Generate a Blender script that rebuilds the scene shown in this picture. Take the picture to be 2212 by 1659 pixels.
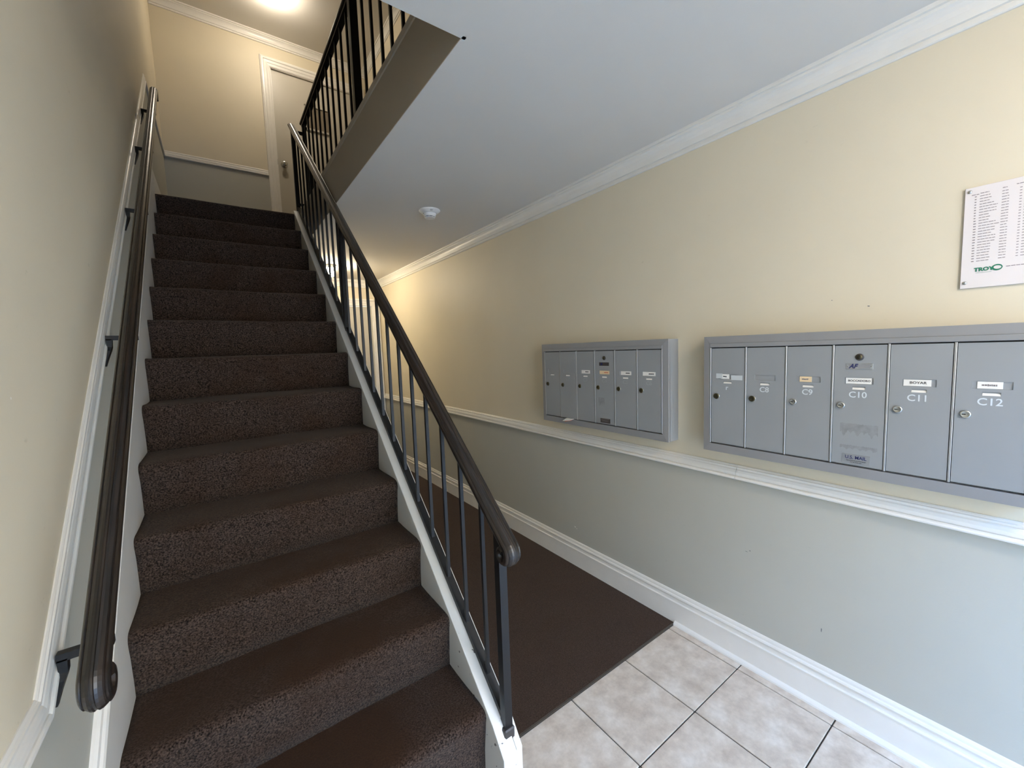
import bpy, bmesh, math, random
from mathutils import Vector, Matrix
random.seed(4)
for o in list(bpy.data.objects): bpy.data.objects.remove(o)
S = bpy.context.scene
COL = S.collection

# ------------------------------------------------------------------ camera
cd = bpy.data.cameras.new('camera'); cam = bpy.data.objects.new('camera', cd); COL.objects.link(cam)
cd.sensor_fit = 'HORIZONTAL'; cd.sensor_width = 36; cd.lens = 36 * 875.8 / 2212
cd.clip_start = 0.02
cam.location = (-1.75055, -1.10393, 1.39033)
cam.rotation_mode = 'XYZ'; cam.rotation_euler = (1.484855, 0.03542, -0.626933)
S.camera = cam

# ------------------------------------------------------------------ colour management, sky
vs = S.view_settings; S.display_settings.display_device = 'sRGB'
vs.view_transform = 'Standard'; vs.look = 'None'; vs.gamma = 1; vs.use_curve_mapping = False
vs.exposure = 1.13
W = bpy.data.worlds.new('sky'); S.world = W; W.use_nodes = True
wn = W.node_tree.nodes; wl = W.node_tree.links
bg = wn['Background']; bg.inputs['Strength'].default_value = 0.60
tc = wn.new('ShaderNodeTexCoord'); sx = wn.new('ShaderNodeSeparateXYZ'); cr = wn.new('ShaderNodeValToRGB')
mr = wn.new('ShaderNodeMapRange'); mr.inputs[1].default_value = -1; mr.inputs[2].default_value = 1
wl.new(tc.outputs['Generated'], sx.inputs[0]); wl.new(sx.outputs['Z'], mr.inputs[0]); wl.new(mr.outputs[0], cr.inputs[0])
e = cr.color_ramp.elements
e[0].position = 0.0; e[0].color = (1.2, 1.2, 1.1, 1)
e[1].position = 1.0; e[1].color = (3.0, 8.6, 20.5, 1)
a = e.new(0.49); a.color = (3.0, 3.2, 3.4, 1)
a = e.new(0.56); a.color = (5.0, 8.6, 15.5, 1)
wl.new(cr.outputs[0], bg.inputs['Color'])

# sun from behind this building: it lights the added house across the way and the ground, never the hall directly
sl = bpy.data.lights.new('sun', 'SUN'); sl.energy = 13; sl.angle = .01; sl.color = (1.0, .93, .82)
slo = bpy.data.objects.new('sun', sl); COL.objects.link(slo); slo.rotation_euler = (math.radians(-48), 0, math.radians(12))
LAMP_UP = 54.0       # landing lamp glass emission
LAMP_DN = 115.0       # ground-floor hall lamp glass emission
LAMP_EN = 46.0       # entrance lamp behind the camera

# light coming in by the open entrance door (a portal that samples the sky)
pl = bpy.data.lights.new('door_daylight', 'AREA'); pl.shape = 'RECTANGLE'; pl.size = 1.5; pl.size_y = 2.15
plo = bpy.data.objects.new('door_daylight', pl); COL.objects.link(plo)
plo.location = (-.93, -2.43, 1.07); plo.rotation_euler = (math.radians(90), 0, 0)
pl.cycles.is_portal = True

# ------------------------------------------------------------------ measures
# The stair was surveyed at a slightly larger scale than the room; KF brings its survey values (the
# *_s coordinates used by the staircase, its railing and the wall handrail) to room scale.
KF = 0.945; KC = Vector((-1.75055, -1.10393, 1.39033))
KM = Matrix.Translation(KC) @ Matrix.Scale(KF, 4) @ Matrix.Translation(-KC)
def kp(x, y, z): return tuple(KM @ Vector((x, y, z)))
XLs = -2.04; ZFs = (0 - KC.z) / KF + KC.z      # wall and floor seen in survey values
XL = kp(XLs, 0, 0)[0]
XR, YF, YB = 0.0, 4.2, -2.3
ZUs, Y0, G, R = 2.6088, 2.8537, 0.23976, 0.20068   # top nosing, going, rise (survey values)
M = R / G
_, Y0R, ZU = kp(0, Y0, ZUs)                  # head of the stair and upper floor, room scale
Z1, Z2 = 2.317, 4.865                        # hall ceiling, upper ceiling
XO = -1.089                                  # edge of the stair opening
XS, XC = -1.126, -2.026                      # carpet edges right / left (survey values)
def capz(y): return 0.228 + M * y
KON = False

# ------------------------------------------------------------------ materials
def lin(c):
    return tuple(((v / 255) / 12.92 if v / 255 <= 0.04045 else ((v / 255 + 0.055) / 1.055) ** 2.4) for v in c) + (1,)
MATS = {}
def mat(name, rgb, rough=0.5, metal=0.0, spec=0.5, mottle=0.0, mscale=6.0, bump=0.0, bscale=120.0, coat=0.0):
    m = bpy.data.materials.new(name); m.use_nodes = True; n = m.node_tree.nodes; l = m.node_tree.links
    b = n['Principled BSDF']; c = lin(rgb)
    b.inputs['Base Color'].default_value = c; b.inputs['Roughness'].default_value = rough
    b.inputs['Metallic'].default_value = metal; b.inputs['Specular IOR Level'].default_value = spec
    b.inputs['Coat Weight'].default_value = coat
    t = n.new('ShaderNodeTexCoord')
    if mottle > 0:
        x = n.new('ShaderNodeTexNoise'); x.inputs['Scale'].default_value = mscale; x.inputs['Detail'].default_value = 5
        r = n.new('ShaderNodeValToRGB')
        r.color_ramp.elements[0].position = 0.3; r.color_ramp.elements[1].position = 0.7
        r.color_ramp.elements[0].color = tuple(v * (1 - mottle) for v in c[:3]) + (1,)
        r.color_ramp.elements[1].color = tuple(min(1, v * (1 + mottle)) for v in c[:3]) + (1,)
        l.new(t.outputs['Object'], x.inputs['Vector']); l.new(x.outputs['Fac'], r.inputs[0]); l.new(r.outputs[0], b.inputs['Base Color'])
    if bump > 0:
        x = n.new('ShaderNodeTexNoise'); x.inputs['Scale'].default_value = bscale; x.inputs['Detail'].default_value = 3
        bp = n.new('ShaderNodeBump'); bp.inputs['Strength'].default_value = bump; bp.inputs['Distance'].default_value = 0.002
        l.new(t.outputs['Object'], x.inputs['Vector']); l.new(x.outputs['Fac'], bp.inputs['Height']); l.new(bp.outputs[0], b.inputs['Normal'])
    MATS[name] = m
    return m
def scuffed(name, rgb, rough, dark=(110, 105, 95), amount=0.68):
    """wall paint with sparse dark rub marks"""
    m = mat(name, rgb, rough, mottle=0.025, mscale=2.2, bump=0.12, bscale=160)
    n = m.node_tree.nodes; l = m.node_tree.links; b = n['Principled BSDF']
    src = b.inputs['Base Color'].links[0].from_socket
    t = n.new('ShaderNodeTexCoord'); mp = n.new('ShaderNodeMapping'); mp.inputs['Scale'].default_value = (1, 1, 1.9); mp.inputs['Rotation'].default_value = (0.5, 0, 0)
    x = n.new('ShaderNodeTexNoise'); x.inputs['Scale'].default_value = 16; x.inputs['Detail'].default_value = 6; x.inputs['Roughness'].default_value = 0.7
    r = n.new('ShaderNodeMapRange'); r.inputs[1].default_value = amount; r.inputs[2].default_value = amount + 0.12; r.inputs[4].default_value = 0.45
    mx = n.new('ShaderNodeMix'); mx.data_type = 'RGBA'
    l.new(t.outputs['Object'], mp.inputs[0]); l.new(mp.outputs[0], x.inputs['Vector']); l.new(x.outputs['Fac'], r.inputs[0])
    l.new(r.outputs[0], mx.inputs['Factor']); l.new(src, mx.inputs['A']); mx.inputs['B'].default_value = lin(dark)
    l.new(mx.outputs['Result'], b.inputs['Base Color'])
    return m
scuffed('cream_paint', (216, 205, 180), 0.55, (150, 140, 115), 0.665)
scuffed('sage_paint', (178, 176, 164), 0.55, (105, 105, 100), 0.665)
mat('taupe_paint', (172, 162, 146), 0.6, mottle=0.03, mscale=3)
mat('taupe_edge', (185, 177, 164), 0.6, mottle=0.03, mscale=3)
mat('ceiling_white', (220, 215, 206), 0.8, mottle=0.02, mscale=2.0, bump=0.1, bscale=200)
mat('trim_white', (226, 222, 213), 0.32, mottle=0.02, mscale=12, bump=0.1, bscale=90)
mat('door_paint', (190, 184, 170), 0.4, mottle=0.02, mscale=3)
mat('black_metal', (10, 11, 14), 0.45, spec=0.5, mottle=0.2, mscale=30, bump=0.08, bscale=60)
mat('box_grey', (144, 146, 146), 0.42, metal=0.0, mottle=0.03, mscale=5)
mat('box_frame', (140, 139, 138), 0.42, metal=0.0, mottle=0.03, mscale=8)
mat('divider_metal', (178, 177, 174), 0.3, metal=0.6)
mat('slot_grey', (138, 139, 140), 0.35, metal=0.3)
mat('black_gap', (22, 21, 20), 0.8)
mat('label_white', (232, 228, 220), 0.5)
mat('label_cream', (226, 200, 160), 0.5)
mat('print_black', (40, 40, 42), 0.6)
mat('print_grey', (128, 120, 118), 0.6)
mat('print_green', (30, 115, 85), 0.5)
mat('print_navy', (28, 38, 90), 0.5)
mat('number_paint', (205, 210, 212), 0.6)
mat('number_dull', (150, 152, 152), 0.6)
mat('silver', (190, 190, 185), 0.25, metal=0.9)
mat('lock_dark', (84, 78, 58), 0.35, metal=0.8)
mat('plate_dark', (74, 70, 68), 0.4, metal=0.3)
mat('plate_steel', (160, 162, 163), 0.3, metal=0.5)
mat('smudge', (134, 135, 134), 0.7, mottle=0.12, mscale=60)
mat('sign_white', (222, 214, 210), 0.35)
mat('plastic_white', (222, 222, 220), 0.4)
mat('tape', (196, 200, 200), 0.25)
mat('grout', (52, 49, 46), 0.9, mottle=0.2, mscale=40)
mat('strip_metal', (95, 88, 80), 0.4, metal=0.5)
mat('paper_orange', (200, 110, 80), 0.6)
mat('panel_brown', (128, 116, 98), 0.6, mottle=0.04, mscale=10)
mat('added_wall_facing', (196, 182, 160), 0.9, mottle=.1, mscale=2)
mat('outside_ground', (135, 130, 120), 0.9, mottle=0.1, mscale=3)

def emis(name, rgb, s):
    m = bpy.data.materials.new(name); m.use_nodes = True; b = m.node_tree.nodes['Principled BSDF']
    b.inputs['Base Color'].default_value = (.9, .9, .85, 1)
    b.inputs['Emission Color'].default_value = lin(rgb); b.inputs['Emission Strength'].default_value = s
    MATS[name] = m
emis('lamp_glass_up', (255, 241, 220), LAMP_UP); emis('lamp_glass_down', (255, 238, 208), LAMP_DN); emis('lamp_glass_entry', (255, 238, 218), LAMP_EN)

def carpet(name, dark, light, warm, scale, bump, rough_pile):
    m = bpy.data.materials.new(name); m.use_nodes = True; n = m.node_tree.nodes; l = m.node_tree.links
    b = n['Principled BSDF']; b.inputs['Roughness'].default_value = 0.95; b.inputs['Specular IOR Level'].default_value = 0.1
    b.inputs['Sheen Weight'].default_value = 0.1; b.inputs['Sheen Roughness'].default_value = 0.5
    b.inputs['Sheen Tint'].default_value = (.75, .7, .65, 1)
    g = n.new('ShaderNodeNewGeometry')
    x = n.new('ShaderNodeTexNoise'); x.inputs['Scale'].default_value = scale; x.inputs['Detail'].default_value = 3; x.inputs['Roughness'].default_value = .65
    l.new(g.outputs['Position'], x.inputs['Vector'])
    r = n.new('ShaderNodeValToRGB'); r.color_ramp.elements[0].position = .38; r.color_ramp.elements[1].position = .66
    r.color_ramp.elements[0].color = lin(dark); r.color_ramp.elements[1].color = lin(light)
    l.new(x.outputs['Fac'], r.inputs[0])
    # worn, flattened pile: browner and smoother (vertex attribute 'wear' on the treads)
    w = n.new('ShaderNodeAttribute'); w.attribute_name = 'wear'
    x2 = n.new('ShaderNodeTexNoise'); x2.inputs['Scale'].default_value = 5; x2.inputs['Detail'].default_value = 5
    l.new(g.outputs['Position'], x2.inputs['Vector'])
    mu = n.new('ShaderNodeMath'); mu.operation = 'MULTIPLY_ADD'; mu.use_clamp = True
    mu.inputs[1].default_value = 1.0; l.new(w.outputs['Fac'], mu.inputs[0])
    sb = n.new('ShaderNodeMapRange'); sb.inputs[1].default_value = .3; sb.inputs[2].default_value = .7; sb.inputs[3].default_value = -.35; sb.inputs[4].default_value = .3
    l.new(x2.outputs['Fac'], sb.inputs[0]); l.new(sb.outputs[0], mu.inputs[2])
    mx = n.new('ShaderNodeMix'); mx.data_type = 'RGBA'
    l.new(mu.outputs[0], mx.inputs['Factor']); l.new(r.outputs[0], mx.inputs['A'])
    r2 = n.new('ShaderNodeValToRGB'); r2.color_ramp.elements[0].position = .3; r2.color_ramp.elements[1].position = .8
    r2.color_ramp.elements[0].color = lin(tuple(v * .82 for v in warm)); r2.color_ramp.elements[1].color = lin(tuple(v * 1.15 for v in warm))
    l.new(x.outputs['Fac'], r2.inputs[0]); l.new(r2.outputs[0], mx.inputs['B'])
    l.new(mx.outputs['Result'], b.inputs['Base Color'])
    bp = n.new('ShaderNodeBump'); bp.inputs['Distance'].default_value = rough_pile
    iv = n.new('ShaderNodeMapRange'); iv.inputs[3].default_value = bump; iv.inputs[4].default_value = bump * .3
    l.new(mu.outputs[0], iv.inputs[0]); l.new(iv.outputs[0], bp.inputs['Strength'])
    l.new(x.outputs['Fac'], bp.inputs['Height']); l.new(bp.outputs[0], b.inputs['Normal'])
    MATS[name] = m
carpet('stair_carpet', (18, 12, 10), (90, 74, 64), (54, 35, 21), 210, 0.9, 0.006)
carpet('hall_carpet', (46, 34, 26), (80, 62, 50), (60, 44, 34), 300, 0.5, 0.003)

def tile_mat():
    m = bpy.data.materials.new('floor_tile'); m.use_nodes = True; n = m.node_tree.nodes; l = m.node_tree.links
    b = n['Principled BSDF']; b.inputs['Roughness'].default_value = .32
    oi = n.new('ShaderNodeObjectInfo'); g = n.new('ShaderNodeNewGeometry')
    ad = n.new('ShaderNodeVectorMath'); ad.operation = 'MULTIPLY_ADD'
    ad.inputs[1].default_value = (7, 7, 7)
    l.new(oi.outputs['Random'], ad.inputs[0]); l.new(g.outputs['Position'], ad.inputs[2])
    x = n.new('ShaderNodeTexNoise'); x.inputs['Scale'].default_value = 13; x.inputs['Detail'].default_value = 8; x.inputs['Roughness'].default_value = .62
    l.new(ad.outputs[0], x.inputs['Vector'])
    r = n.new('ShaderNodeValToRGB'); el = r.color_ramp.elements
    el[0].position = .32; el[0].color = lin((184, 168, 150)); el[1].position = .68; el[1].color = lin((222, 211, 196))
    q = el.new(.5); q.color = lin((206, 192, 174))
    l.new(x.outputs['Fac'], r.inputs[0])
    x3 = n.new('ShaderNodeTexNoise'); x3.inputs['Scale'].default_value = 60; x3.inputs['Detail'].default_value = 4
    l.new(ad.outputs[0], x3.inputs['Vector'])
    r3 = n.new('ShaderNodeMapRange'); r3.inputs[3].default_value = .88; r3.inputs[4].default_value = 1.1
    l.new(x3.outputs['Fac'], r3.inputs[0])
    mx = n.new('ShaderNodeMix'); mx.data_type = 'RGBA'; mx.blend_type = 'MULTIPLY'; mx.inputs['Factor'].default_value = 1
    l.new(r.outputs[0], mx.inputs['A']); l.new(r3.outputs[0], mx.inputs['B']); l.new(mx.outputs['Result'], b.inputs['Base Color'])
    MATS['floor_tile'] = m
tile_mat()
def rail_mat():
    m = mat('rail_vinyl', (52, 42, 36), 0.3, spec=.6, bump=.25, bscale=45)
    n = m.node_tree.nodes; l = m.node_tree.links; b = n['Principled BSDF']
    t = n.new('ShaderNodeTexCoord'); mp = n.new('ShaderNodeMapping'); mp.inputs['Scale'].default_value = (60, 2.5, 2.5)
    x = n.new('ShaderNodeTexNoise'); x.inputs['Scale'].default_value = 3; x.inputs['Detail'].default_value = 6
    r = n.new('ShaderNodeValToRGB'); r.color_ramp.elements[0].position = .4; r.color_ramp.elements[1].position = .68
    r.color_ramp.elements[0].color = lin((22, 18, 16)); r.color_ramp.elements[1].color = lin((46, 36, 30))
    l.new(t.outputs['Object'], mp.inputs[0]); l.new(mp.outputs[0], x.inputs['Vector']); l.new(x.outputs['Fac'], r.inputs[0]); l.new(r.outputs[0], b.inputs['Base Color'])
rail_mat()
def cap_mat():
    m = mat('chipped_white', (222, 220, 212), 0.4, bump=.3, bscale=70)
    n = m.node_tree.nodes; l = m.node_tree.links; b = n['Principled BSDF']
    g = n.new('ShaderNodeNewGeometry'); x = n.new('ShaderNodeTexNoise'); x.inputs['Scale'].default_value = 42; x.inputs['Detail'].default_value = 4
    s = n.new('ShaderNodeSeparateXYZ'); l.new(g.outputs['Position'], s.inputs[0]); l.new(g.outputs['Position'], x.inputs['Vector'])
    th = n.new('ShaderNodeMapRange'); th.inputs[1].default_value = -.13; th.inputs[2].default_value = .7; th.inputs[3].default_value = .66; th.inputs[4].default_value = .82
    l.new(s.outputs['Y'], th.inputs[0])
    gt = n.new('ShaderNodeMath'); gt.operation = 'GREATER_THAN'; l.new(x.outputs['Fac'], gt.inputs[0]); l.new(th.outputs[0], gt.inputs[1])
    mx = n.new('ShaderNodeMix'); mx.data_type = 'RGBA'; mx.inputs['A'].default_value = lin((222, 220, 212)); mx.inputs['B'].default_value = lin((88, 84, 78))
    l.new(gt.outputs[0], mx.inputs['Factor']); l.new(mx.outputs['Result'], b.inputs['Base Color'])
cap_mat()

# ------------------------------------------------------------------ helpers
def link(name, me, m, parent=None, smooth=False):
    o = bpy.data.objects.new(name, me); COL.objects.link(o)
    if KON: me.transform(KM)
    if m is not None:
        for x in (m if isinstance(m, (list, tuple)) else [m]): me.materials.append(MATS[x])
    if parent is not None:
        o.parent = parent; ABS[o.name] = ABS[parent.name]
        me.transform(Matrix.Translation(-Vector(ABS[parent.name])))
    else:
        ABS[o.name] = (0, 0, 0)
    if smooth:
        for p in me.polygons: p.use_smooth = True
    return o
ABS = {}
def tag(o, label=None, cat=None, group=None, kind=None):
    if label: o['label'] = label
    if cat: o['category'] = cat
    if group: o['group'] = group
    if kind: o['kind'] = kind
    return o
def empty(name, loc, label=None, cat=None, group=None, kind=None):
    if KON: loc = kp(*loc)
    o = bpy.data.objects.new(name, None); COL.objects.link(o); o.location = loc; o.empty_display_size = .1
    ABS[o.name] = tuple(loc)
    return tag(o, label, cat, group, kind)
def struct(o): o['kind'] = 'structure'; return o
class MB:
    """collects solids; every coordinate is a world coordinate"""
    def __init__(s): s.bm = bmesh.new()
    def solid(s, A, B, mi=0, smooth=False):
        n = len(A); a = [s.bm.verts.new(p) for p in A]; b = [s.bm.verts.new(p) for p in B]
        fs = [s.bm.faces.new(a[::-1]), s.bm.faces.new(b)]
        for i in range(n):
            f = s.bm.faces.new((a[i], a[(i + 1) % n], b[(i + 1) % n], b[i])); f.smooth = smooth; fs.append(f)
        for f in fs: f.material_index = mi
        bmesh.ops.recalc_face_normals(s.bm, faces=fs)
        return s
    def box(s, x0, x1, y0, y1, z0, z1, mi=0):
        return s.solid([(x0, y0, z0), (x1, y0, z0), (x1, y1, z0), (x0, y1, z0)], [(x0, y0, z1), (x1, y0, z1), (x1, y1, z1), (x0, y1, z1)], mi)
    def rings(s, R_, close=False, caps=True, smooth=True, mi=0):
        V = [[s.bm.verts.new(p) for p in r] for r in R_]; n = len(V[0]); fs = []
        for k in range(len(V) - (0 if close else 1)):
            p, q = V[k], V[(k + 1) % len(V)]
            for i in range(n):
                f = s.bm.faces.new((p[i], p[(i + 1) % n], q[(i + 1) % n], q[i])); f.smooth = smooth; f.material_index = mi; fs.append(f)
        if caps and not close: fs += [s.bm.faces.new(V[0][::-1]), s.bm.faces.new(V[-1])]
        bmesh.ops.recalc_face_normals(s.bm, faces=fs)
        return s
    def lathe(s, prof, origin, axis, n=24, smooth=True, mi=0):
        ax = Vector(axis).normalized(); u = ax.orthogonal().normalized(); v = ax.cross(u); O = Vector(origin)
        return s.rings([[O + ax * h + (u * math.cos(2 * math.pi * i / n) + v * math.sin(2 * math.pi * i / n)) * max(r, 1e-4) for i in range(n)] for r, h in prof], smooth=smooth, mi=mi)
    def bevel(s, w, seg=1):
        es = [e_ for e_ in s.bm.edges if len(e_.link_faces) == 2 and e_.calc_face_angle(0) > .6]
        bmesh.ops.bevel(s.bm, geom=es, offset=w, segments=seg, affect='EDGES', profile=.6, clamp_overlap=True); return s
    def done(s, name, m, parent=None, auto=False):
        me = bpy.data.meshes.new(name); s.bm.to_mesh(me); s.bm.free()
        o = link(name, me, m, parent)
        return o
def boxo(name, m, parent, *c, bev=0.0):
    b = MB().box(*c)
    if bev: b.bevel(bev)
    return b.done(name, m, parent)
def polyx(x0, x1, yz): return [(x0, y, z) for y, z in yz], [(x1, y, z) for y, z in yz]
FONT = None
def text(name, body, size, origin, m, parent, ext=.0004, shear=0, sx=1.0, facing='right', bold=0.0, align='CENTER'):
    """flat lettering turned into mesh; facing 'right' = on the right-hand wall, read by someone looking along +X"""
    cu = bpy.data.curves.new(name, 'FONT'); cu.body = body; cu.size = size; cu.extrude = ext; cu.align_x = align; cu.align_y = 'CENTER'; cu.shear = shear; cu.offset = bold
    cu.resolution_u = 3
    o = bpy.data.objects.new('tmp', cu); COL.objects.link(o)
    me = bpy.data.meshes.new_from_object(o); bpy.data.objects.remove(o)
    me.materials.clear(); me.name = name
    if facing == 'right': T = Matrix(((0, 0, -1, 0), (-sx, 0, 0, 0), (0, 1, 0, 0), (0, 0, 0, 1)))
    else: T = facing
    me.transform(Matrix.Translation(origin) @ T)
    return link(name, me, m, parent)

# ------------------------------------------------------------------ floor
fl = MB(); fl.box(XL - .1, .1, YB - .1, 0.0, -.12, -.004); fl.box(XL - .1, .1, 0.0, YF + .1, -.12, -.004)
floor = struct(fl.done('floor', 'grout'))
TP = 0.33; J = .0021
xa = -.3944
xs_ = sorted([xa + k * TP for k in range(-5, 2)]); xs_ = [x for x in xs_ if x > XL] ; xs_ = [XL] + xs_ + [0.0]
ys_ = [0.0, -.3283]
while ys_[-1] > YB: ys_.append(max(YB, ys_[-1] - TP))
for i in range(len(xs_) - 1):
    for j in range(len(ys_) - 1):
        x0, x1, y1, y0 = xs_[i], xs_[i + 1], ys_[j], ys_[j + 1]
        if x1 - x0 < .02 or y1 - y0 < .02: continue
        if x1 <= XS and y1 > -.02 and False: continue
        dz = random.uniform(-.0004, .0004)
        b = MB().box(x0 + J, x1 - (J if x1 < -.01 else 0), y0 + J, y1 - (.006 if j == 0 else J), -.02, dz); b.bevel(.0016)
        b.done('tile', 'floor_tile', floor)
# hall carpet and its metal edge strip
cp = MB(); cp.box(-1.09, -.0, .002, YF, -.003, .006)
tag(cp.done('hall_carpet', 'hall_carpet'), 'dark brown low-pile carpet on the ground-floor hallway floor beside the stairs', 'carpet')
sp = MB(); sp.box(-1.09, 0, -.005, .002, -.003, .005)
tag(sp.done('carpet_edge_strip', 'strip_metal'), 'thin dark metal strip where the hallway carpet meets the tiles', 'edge strip')

# ------------------------------------------------------------------ walls
RB, RT = .808, .866                          # chair rail, level parts
w = MB()
w.box(0, .12, YB, YF + .12, -.05, .84, 1); w.box(0, .12, YB, YF + .12, .84, Z2 + .1, 0)
struct(w.done('wall_right', ['cream_paint', 'sage_paint']))
# left wall: paint changes along the rail line
CL = .9636; ZLV = .823; ZRU = 3.412           # raking rail lower edge z = CL + M*y; level parts
yb = (ZLV - CL) / M; ye2 = (ZRU - .025 - CL) / M
path_mid = [(YB, ZLV + .03), (yb, ZLV + .03), (ye2, ZRU), (YF + .12, ZRU)]
w = MB()
low = [(YB, -.05)] + path_mid + [(YF + .12, -.05)]
up = [(YB, Z2 + .1)] + path_mid + [(YF + .12, Z2 + .1)]
w.solid(*polyx(XL - .12, XL, low), mi=1); w.solid(*polyx(XL - .12, XL, up), mi=0)
struct(w.done('wall_left', ['cream_paint', 'sage_paint']))
D1 = (-1.04, -.13, ZU, 4.552); D2 = (-.86, -.097, 0, 1.999)
w = MB()
def wallseg(z0, z1, holes, mi):
    x = XL
    for a0, a1 in holes:
        w.box(x, a0, YF, YF + .12, z0, z1, mi); x = a1
    w.box(x, 0, YF, YF + .12, z0, z1, mi)
wallseg(-.05, .835, [D2[:2]], 1); wallseg(.835, D2[3], [D2[:2]], 0); wallseg(D2[3], ZU, [], 0)
wallseg(ZU, ZRU, [D1[:2]], 1); wallseg(ZRU, D1[3], [D1[:2]], 0); wallseg(D1[3], Z2 + .1, [], 0)
struct(w.done('wall_far', ['cream_paint', 'sage_paint']))
w = MB()
DX0, DX1, DZ = -1.68, -.18, 2.15
w.box(XL, DX0, YB - .12, YB, -.05, Z2 + .1); w.box(DX1, 0, YB - .12, YB, -.05, Z2 + .1); w.box(DX0, DX1, YB - .12, YB, DZ, Z2 + .1)
struct(w.done('wall_back', 'cream_paint'))
b = MB(); b.box(DX0 - .08, DX0, YB, YB + .02, 0, DZ + .08); b.box(DX1, DX1 + .08, YB, YB + .02, 0, DZ + .08); b.box(DX0, DX1, YB, YB + .02, DZ, DZ + .08); b.bevel(.004)
struct(b.done('trim_13', 'trim_white'))
# closed side of the staircase towards the hallway, and the wall behind it
w = MB(); q_ = lambda y: .1273 + KF * .228 + M * y
w.solid(*polyx(-1.130, -1.095, [(-.02, 0), (-.02, q_(-.02) - .14), (2.5, q_(2.5) - .33), (2.5, 0)]))
w.box(-1.130, -1.095, 2.5, YF, 0, Z1)
struct(w.done('wall_stair_side', 'sage_paint'))
# ceilings
c = MB(); c.box(XL, 0, YB, 0.0, Z1, ZU - .014); c.box(XO + .012, 0, 0.0, YF, Z1, ZU - .014); c.box(XL, XO + .012, Y0R + .05, YF, Z1, ZU - .014)
c.box(XO, XO + .012, 0, Y0R + .05, Z1, Z1 + .004); c.box(XL, XO + .012, 0, .012, Z1, Z1 + .004)
struct(c.done('ceiling', 'ceiling_white'))
c = MB(); c.box(XL - .1, .1, YB - .1, YF + .1, Z2, Z2 + .12)
struct(c.done('ceiling_upper', 'ceiling_white'))
# taupe fascia of the stair opening with its edge strip
f = MB(); f.box(XO, XO + .012, 0.0, Y0R + .05, Z1 + .004, 2.571); f.box(XL, XO, .0, .012, Z1 + .004, 2.571)
struct(f.done('trim_1', 'taupe_paint'))
f = MB(); f.box(XO - .004, -1.0, .0, Y0R + .05, 2.571, 2.606); f.box(XL, XO - .004, -.06, .012, 2.571, 2.606); f.bevel(.004)
struct(f.done('trim_2', 'taupe_edge'))
c = MB(); c.box(XO + .014, -.0, 0.0, YF, ZU - .014, ZU); c.box(XL, XO + .014, Y0R + .05, YF, ZU - .014, ZU); c.box(XL, 0, YB, 0, ZU - .014, ZU)
tag(c.done('landing_carpet', 'hall_carpet'), 'dark brown carpet covering the landing at the top of the stairs', 'carpet')
# outside ground in front of the entrance
g_ = MB(); g_.box(-9, 7, -14, YB - .12, -.2, -.06); struct(g_.done('ground', 'outside_ground'))
g_ = MB(); g_.box(-9, 7, -13, -10, -.1, 6.5)  # unseen house, added to block the low sky and bounce sunlight to the door
for wx in (-7, -4.5, -2, .5, 3): g_.box(wx, wx + 1.1, -10, -9.95, .9, 2.3); g_.box(wx, wx + 1.1, -10, -9.95, 3.7, 5.0)
struct(g_.done('added_wall_opposite', 'added_wall_facing'))

# ------------------------------------------------------------------ mouldings
CROWN = [(0, -.091), (.006, -.091), (.010, -.088), (.010, -.079), (.006, -.077), (.006, -.072), (.013, -.070), (.014, -.060), (.0155, -.048), (.020, -.036), (.028, -.026), (.035, -.021), (.036, -.013), (.045, -.012), (.046, -.0), (0, 0)]
RAIL = [(0, 0), (.020, 0), (.0255, .003), (.027, .0075), (.0255, .012), (.021, .0150), (.0165, .0155), (.0165, .0185), (.0195, .019), (.0190, .030), (.0150, .039), (.0105, .0430), (.0105, .0450), (.0135, .0455), (.0135, .0510), (.0085, .0535), (.0080, .0560), (.004, .0600), (0, .060)]
BASE = [(0, 0), (.015, 0), (.015, .108), (.018, .110), (.018, .114), (.0095, .116), (.0095, .134), (.013, .135), (.0145, .140), (.0125, .146), (.0065, .148), (.0065, .156), (.004, .163), (0, .165)]
def run(name, prof, p0, p1, out, up=(0, 0, 1), m0=0, m1=0, m='trim_white', mb=None):
    """moulding from p0 to p1; 'out' = away from the wall; m0/m1 mitre the ends (inside corner = 1)"""
    p0, p1, out, up = Vector(p0), Vector(p1), Vector(out), Vector(up); d = (p1 - p0).normalized()
    A = [p0 + out * o_ + up * u_ + d * o_ * m0 for o_, u_ in prof]; B = [p1 + out * o_ + up * u_ - d * o_ * m1 for o_, u_ in prof]
    if mb is None: return struct(MB().solid(A, B).done(name, m))
    mb.solid(A, B)
run('trim_3', CROWN, (0, YB, Z1), (0, YF, Z1), (-1, 0, 0), m0=1, m1=1)
run('trim_4', CROWN, (-1.095, YF, Z1), (0, YF, Z1), (0, -1, 0), m0=1, m1=1)
run('trim_5', CROWN, (XL, YF, Z2), (0, YF, Z2), (0, -1, 0), m0=1, m1=1)
run('trim_6', CROWN, (0, YB, Z2), (0, YF, Z2), (-1, 0, 0), m0=1, m1=1)
run('trim_7', CROWN, (XL, YB, Z2), (XL, YF, Z2), (1, 0, 0), m0=1, m1=1)
# chair rails: right wall has a visible butt joint
t = MB(); run('', RAIL, (0, YB, RB), (0, -.292, RB), (-1, 0, 0), mb=t); run('', RAIL, (0, -.2905, RB), (0, YF - .0, RB), (-1, 0, 0), mb=t)
struct(t.done('trim_8', 'trim_white'))
run('trim_9', [(o_ * .6, u_) for o_, u_ in RAIL], (XL, YF, ZRU - .027), (-1.137, YF, ZRU - .027), (0, -1, 0), m0=1)
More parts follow.
